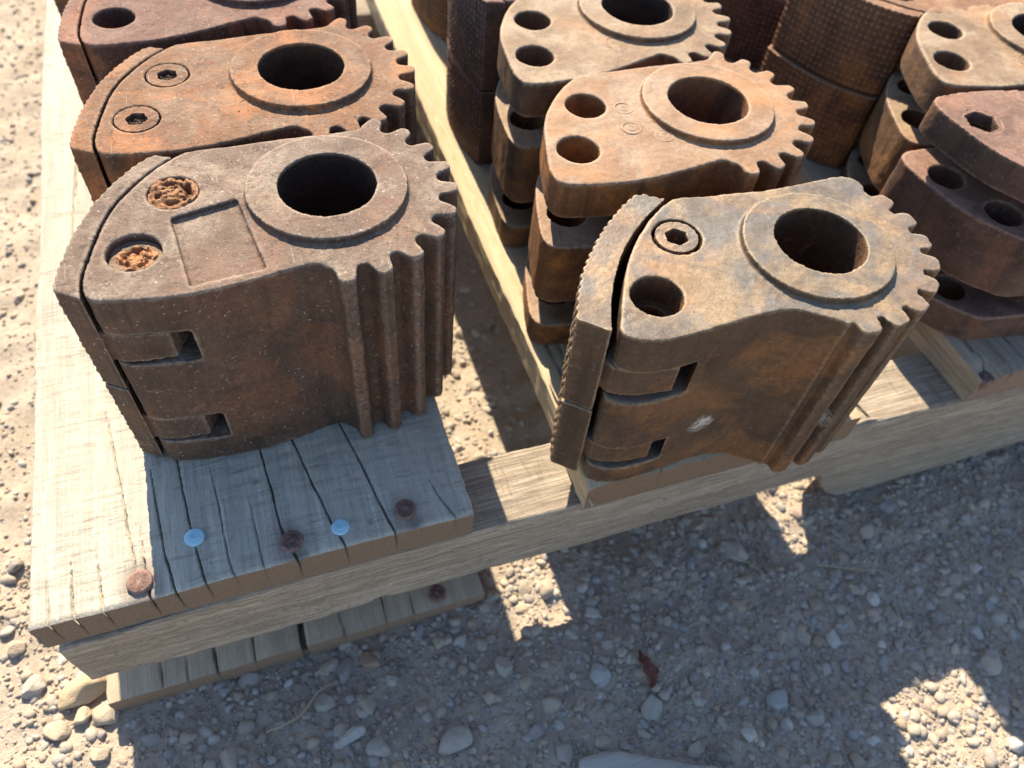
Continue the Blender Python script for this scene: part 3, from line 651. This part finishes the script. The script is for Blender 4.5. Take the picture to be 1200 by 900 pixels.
# ledge and shank of the empty counterbored hole
Vr, Fr = [], []; prism(Vr, Fr, circ(0, 0, .0107, 40), -.003, 0, [circ(0, 0, .0070, 40)])
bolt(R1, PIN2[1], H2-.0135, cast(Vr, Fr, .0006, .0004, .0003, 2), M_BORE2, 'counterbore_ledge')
Vr, Fr = [], []; prism(Vr, Fr, circ(0, 0, .0098, 40), -.006, 0, [circ(0, 0, .0086, 6, .35)])
HEXP = cast(Vr, Fr, .0006, .0006, .0003, 1)
for p in PIN:
    o = bolt(B2, p, .0002, HEXP, M_PURPLE, 'hexagon_pocket'); o.rotation_euler = (math.pi, 0, 0)
# foundry stamps
SR = ringmesh(.0038, .0046, .00022, 28); SI = ringmesh(.0012, .0022, .0002, 14, .8); SB = ringmesh(.0060, .0068, .0003, 32, .55)
for t, pts in ((M2, [(-41, 5.5), (-43.5, -9.5), (-31, -18)]), (L2, [(-26, -22)]), (M3, [(-27, -24)]), (B1, [(-27, -24)])):
    for i, p in enumerate(pts):
        s_ = bolt(t, p, H+.0001, SR if t is M2 else SB, t.children[0].material_slots[0].material, 'foundry_stamp', rot=i)
        if t is M2: q_ = bolt(s_, (0, 0), 0, SI, t.children[0].material_slots[0].material, 'stamp_mark', rot=i*1.3)

# ---------------------------------------------------------------- stones, gravel and litter
def ico(sub):
    bm = bmesh.new(); bmesh.ops.create_icosphere(bm, subdivisions=sub, radius=1)
    bm.verts.index_update(); V = np.array([v.co for v in bm.verts]); F = np.array([[v.index for v in f.verts] for f in bm.faces]); bm.free(); return V, F
ICO = {s: ico(s) for s in (1, 2, 3, 4)}
ICO[0] = (np.array([(1, 0, 0), (-1, 0, 0), (0, 1, 0), (0, -1, 0), (0, 0, 1), (0, 0, -1)], float), np.array([(0, 2, 4), (2, 1, 4), (1, 3, 4), (3, 0, 4), (2, 0, 5), (1, 2, 5), (3, 1, 5), (0, 3, 5)]))
def pebble_shapes(sub, n, seed, ang=.35):
    V, F = ICO[sub]; out = []
    for k in range(n):
        r = 1+ang*.55*vnoise(V[:, 0]*1.3+k*7, V[:, 1]*1.3, V[:, 2]*1.3, seed+k)+ang*.28*vnoise(V[:, 0]*3+k, V[:, 1]*3, V[:, 2]*3, seed+k+50)
        P_ = V*r[:, None]
        for c in range(9):      # broken facets
            nrm = np.random.default_rng(seed*31+k*5+c).normal(size=3); nrm /= np.linalg.norm(nrm)
            dd = P_@nrm; P_ = P_-np.maximum(dd-.62-.2*((c*7+k) % 5)/5, 0)[:, None]*nrm*.9
        out.append(P_)
    return out, F
PAL = np.array([(.42, .36, .285), (.46, .41, .34), (.36, .31, .245), (.40, .375, .34), (.31, .29, .275), (.50, .465, .41), (.41, .31, .22), (.26, .25, .245), (.36, .365, .37), (.44, .35, .265), (.56, .535, .49), (.31, .23, .185)])*np.array([1.0, 1.0, 1.03])
PW = np.array([.2, .14, .14, .1, .06, .08, .07, .03, .05, .08, .03, .02]); PW = PW/PW.sum()
def set_cols(me, C):
    a = me.attributes.new('stone_colour', 'FLOAT_COLOR', 'POINT')
    a.data.foreach_set('color', np.concatenate([C, np.ones((len(C), 1))], 1).astype(np.float32).ravel())
def scatter(n, size, sub, region, seed, sink, power=1.0, keep=None):
    g = np.random.default_rng(seed); x = g.uniform(region[0], region[1], n); y = g.uniform(region[2], region[3], n)
    if keep is not None: k = keep(x, y, g); x, y = x[k], y[k]; n = len(x)
    s = size[0]+(size[1]-size[0])*g.random(n)**power
    sh, F = pebble_shapes(sub, 10, seed); sh = np.array(sh); which = g.integers(0, 10, n)
    sc = np.stack([g.uniform(.8, 1.3, n), g.uniform(.7, 1.05, n), g.uniform(.5, .85, n)], 1)*s[:, None]*.5
    a = g.uniform(0, 6.283, n); tl = g.normal(0, .3, n)
    P_ = sh[which]*sc[:, None, :]
    ct, st = np.cos(tl)[:, None], np.sin(tl)[:, None]; P_ = np.stack([P_[..., 0], P_[..., 1]*ct-P_[..., 2]*st, P_[..., 1]*st+P_[..., 2]*ct], -1)
    ca, sa = np.cos(a)[:, None], np.sin(a)[:, None]; P_ = np.stack([P_[..., 0]*ca-P_[..., 1]*sa, P_[..., 0]*sa+P_[..., 1]*ca, P_[..., 2]], -1)
    P_ += np.stack([x, y, ground_h(x, y)+sc[:, 2]*g.uniform(sink[0], sink[1], n)], 1)[:, None, :]
    nv = P_.shape[1]; Fa = (F[None]+(np.arange(n)*nv)[:, None, None]).reshape(-1, 3)
    c = PAL[g.choice(len(PAL), n, p=PW)]*g.uniform(.8, 1.15, (n, 1)); C = np.repeat(np.clip(c, 0, 1), nv, 0)
    return P_.reshape(-1, 3), Fa, C
# the ground is visible along the left side, in front, and down through the gaps between boards
def stony(x, y, g):      # fewer pebbles in the sandy strip on the left
    u = g.random(len(x)); left = np.clip((x+.02)/.06, 0, 1); return u < .45+.55*left
under = lambda x, y: (y > .06) & (((x > -.004) & (x < .16)) | ((x > .26) & (x < .40)) | ((x > .47) & (x < .60)))
keep = lambda x, y, g: stony(x, y, g) & ~under(x, y)
FRONTR, LEFTR, GAPR, FAR = (-.07, .68, -.27, .10), (-.40, -.004, .02, .95), (.165, .265, .09, .70), (-.5, 1.0, -.5, 1.1)
parts = [scatter(600, (.0078, .0130), 3, FRONTR, 101, (-.55, .05), 1.8, keep), scatter(3800, (.0050, .0085), 2, FRONTR, 102, (-.4, .25), 1.4, keep),
         scatter(9000, (.0028, .0054), 1, FRONTR, 110, (-.35, .3), 1.0, keep), scatter(46000, (.0012, .0034), 0, FRONTR, 103, (-.2, .45), 1.2, keep),
         scatter(220, (.007, .013), 2, LEFTR, 104, (-.5, .1), 2.0, keep), scatter(6000, (.003, .0075), 1, LEFTR, 105, (-.4, .2), 1.6, keep), scatter(20000, (.0016, .0045), 0, LEFTR, 106, (-.2, .35), 1.2, keep),
         scatter(60, (.008, .013), 3, GAPR, 107, (-.5, .1), 1.6), scatter(700, (.0035, .008), 2, GAPR, 108, (-.3, .3), 1.3), scatter(3000, (.0015, .004), 0, GAPR, 111, (-.2, .4), 1.3),
         scatter(2500, (.004, .010), 0, FAR, 109, (-.3, .3), 2.0, lambda x, y, g: (x < -.4) | (x > .68) | (y < -.27))]
V, F, C, n0 = [], [], [], 0
for v, f, c in parts: V.append(v); F.append(f+n0); C.append(c); n0 += len(v)
me = mesh_np('gravel', np.concatenate(V), F); set_cols(me, np.concatenate(C))
tag(link('gravel', me, M_STONE), 'loose tan and grey gravel spread over sandy ground', 'gravel', kind='stuff')

TAN, YEL, GRY, BLU, WHT, BRN, DRK = (.46, .38, .28), (.54, .41, .24), (.39, .365, .335), (.36, .38, .40), (.56, .54, .51), (.33, .20, .13), (.17, .16, .17)
STONES = [(-.0200, .0180, .0104, YEL, 'large smooth yellow pebble just left of the bottom board', 1.35), (-.0327, .0018, .0064, TAN, 'round tan stone at the lower left corner of the picture', 1.0),
    (-.0448, .0272, .0066, GRY, 'grey-tan stone at the left edge below the pallet corner', 1.0), (-.0209, .0050, .0050, TAN, 'pale rough stone below the large yellow pebble', .95),
    (-.0102, .0040, .0066, TAN, 'sunlit stone touching the corner of the bottom board', 1.1), (-.0539, .0988, .0045, DRK, 'small dark grey stone beside the sunlit board edge', 1.1),
    (-.0527, .0510, .0050, TAN, 'tan stone at the left edge level with the pallet corner', 1.0), (-.0134, -.0158, .0044, TAN, 'small pale stone at the lower left shadow edge', 1.1),
    (.0963, -.0234, .0058, GRY, 'rounded grey stone in shade below the second bottom board', 1.0), (.1544, -.0632, .0082, GRY, 'broad flat grey stone at the bottom centre left', 1.25),
    (.1049, -.0449, .0054, WHT, 'slim pale stone at the bottom left of the shade', 1.6), (.1233, -.0091, .0056, BRN, 'brownish stone close under the bottom board', 1.1),
    (.1176, -.0553, .0060, GRY, 'grey wedge-like stone at the bottom of the picture', 1.2), (.1904, -.0357, .0056, GRY, 'grey stone just below the left sunlit ground patch', 1.0),
    (.2499, -.0220, .0045, WHT, 'whitish stone in shade right of the left sunlit patch', 1.0), (.2398, -.0564, .0064, BLU, 'angular blue-grey stone near the dry red leaf', 1.1),
    (.2613, -.0795, .0068, GRY, 'large grey stone just below the dry red leaf', 1.1), (.3044, -.1084, .0043, WHT, 'small bluish white stone near the bottom edge', 1.0),
    (.3501, -.0114, .0076, GRY, 'flat grey stone in shade under the front right block', 1.2), (.4683, -.0988, .0054, WHT, 'bluish white stone near the right edge in shade', 1.0),
    (.4863, -.0968, .0060, GRY, 'grey stone right beside the bluish white one', 1.0), (.3310, -.0977, .0064, BLU, 'blue-grey stone left of the lower right sunlit patch', 1.1),
    (.3450, -.1123, .0058, GRY, 'grey pebble between the scrap of wood and the sunlit patch', 1.1), (.4615, -.1176, .0074, GRY, 'broad grey stone at the right edge above the sunlit patch', 1.2)]
for i, (x, y, r, c, lab, el) in enumerate(STONES):
    sh, F = pebble_shapes(4, 1, 300+i*3, .3); v = sh[0]*np.array([el, 1/el**.5, .68])*r
    me = mesh_np('stone', v, [F]); cc = np.array(c)[None]*(1+.12*vnoise(v[:, 0]*300, v[:, 1]*300, v[:, 2]*300, i))[:, None]; set_cols(me, cc)
    o = link('stone', me, M_STONE); o.location = (x, y, float(ground_h(np.array([x]), np.array([y]))[0])+r*.22); o.rotation_euler = (random.uniform(-.2, .2), random.uniform(-.2, .2), random.uniform(-1.2, 1.2))
    tag(o, lab, 'stone', 'larger stones lying in the gravel')

def scrap_wood():
    n = 30; V = []; F = []; Ls, wd, th = .085, .0075, .006
    for i in range(n+1):
        t = i/n; x = Ls*t; ww = wd*min(1, .25+t*5)*(1+.08*float(vnoise(t*9, 0, 0, 3))); dy = .0012*float(vnoise(t*6, 4, 0, 5))
        for k in range(10):
            a = 2*math.pi*k/10; V.append((x, dy+ww*np.sign(math.cos(a))*abs(math.cos(a))**.5+.0004*float(vnoise(t*40, k, 0, 8)), th*.5*np.sign(math.sin(a))*abs(math.sin(a))**.5*min(1, .5+t*4)))
    for i in range(n):
        for k in range(10): a, b_ = i*10+k, i*10+(k+1) % 10; F.append((a, a+10, b_+10, b_)[::-1])
    F2 = [tuple(range(10)), tuple(n*10+k for k in reversed(range(10)))]
    o = link('wood_scrap', mesh_np('wood_scrap', V, [F, F2]), M_SCRAP); o.location = (.2130, -.0920, GZ+.004); o.rotation_euler = (0, -.02, R(-27))
    tag(o, 'grey weathered scrap of wood lying in the gravel at the bottom edge', 'wood scrap')
scrap_wood()
def stalk(name, pts, r0, mat, label, cat, group=None):
    p = spline([Vector(q) for q in pts], 6); V = []; F = []; n = len(p)
    for i, q in enumerate(p):
        rr = r0*(1-.6*i/n)
        for k in range(6): V.append((q[0]+rr*math.cos(k*1.047), q[1]+rr*math.sin(k*1.047)*.7, q[2]+rr*math.sin(k*1.047)))
    for i in range(n-1):
        for k in range(6): a, b_ = i*6+k, i*6+(k+1) % 6; F.append((a, b_, b_+6, a+6))
    tag(link(name, mesh_np(name, V, [F]), mat), label, cat, group)
gz = GZ+.004
stalk('grass_stalk', [(.066, -.031, gz), (.082, -.029, gz+.002), (.094, -.020, gz+.003), (.104, -.017, gz)], .0007, M_STRAW, 'bent dry grass stalk in shade left of the flat grey stone', 'stalk', 'dry stalks')
stalk('grass_stalk', [(.270, -.050, gz), (.277, -.040, gz+.003), (.281, -.030, gz+.001)], .0005, M_STRAW, 'short straw pointing away just above the dry red leaf', 'stalk', 'dry stalks')
stalk('grass_stalk', [(.300, -.046, gz), (.309, -.047, gz+.003), (.316, -.055, gz+.001)], .0005, M_STRAW, 'curled pale straw right of the dry red leaf', 'stalk', 'dry stalks')
stalk('grass_stalk', [(.345, -.012, gz), (.353, -.024, gz+.003), (.36, -.036, gz+.002)], .0005, M_STRAW, 'straight straw under the front right block', 'stalk', 'dry stalks')
stalk('grass_stalk', [(.395, -.035, gz), (.415, -.045, gz+.002), (.43, -.05, gz+.001)], .0006, M_STRAW, 'pale straw in shade right of the narrow sunlit sliver', 'stalk', 'dry stalks')
def leaf():
    V = []; F = []; n = 14
    for i in range(n+1):
        t = i/n; ww = .0036*math.sin(math.pi*min(1, t*1.02+.02))**.7*(1+.25*math.sin(t*19)); y = .020*(t-.5)
        for k in range(5):
            u = k/4*2-1; V.append((u*ww+.0015*math.sin(t*5), y, .0022*u*u+.0014*math.sin(t*4)+.0003*math.sin(t*30+k)))
    for i in range(n):
        for k in range(4): a = i*5+k; F.append((a, a+1, a+6, a+5))
    me = evalmesh(mesh_np('leaf', V, [F]), [('SOLIDIFY', dict(thickness=.0004))])
    o = link('dry_leaf', me, M_LEAF); o.location = (.2646, -.0612, GZ+.0075); o.rotation_euler = (.1, .1, R(-8))
    tag(o, 'small curled red-brown dry leaf in the shaded gravel', 'leaf')
leaf()
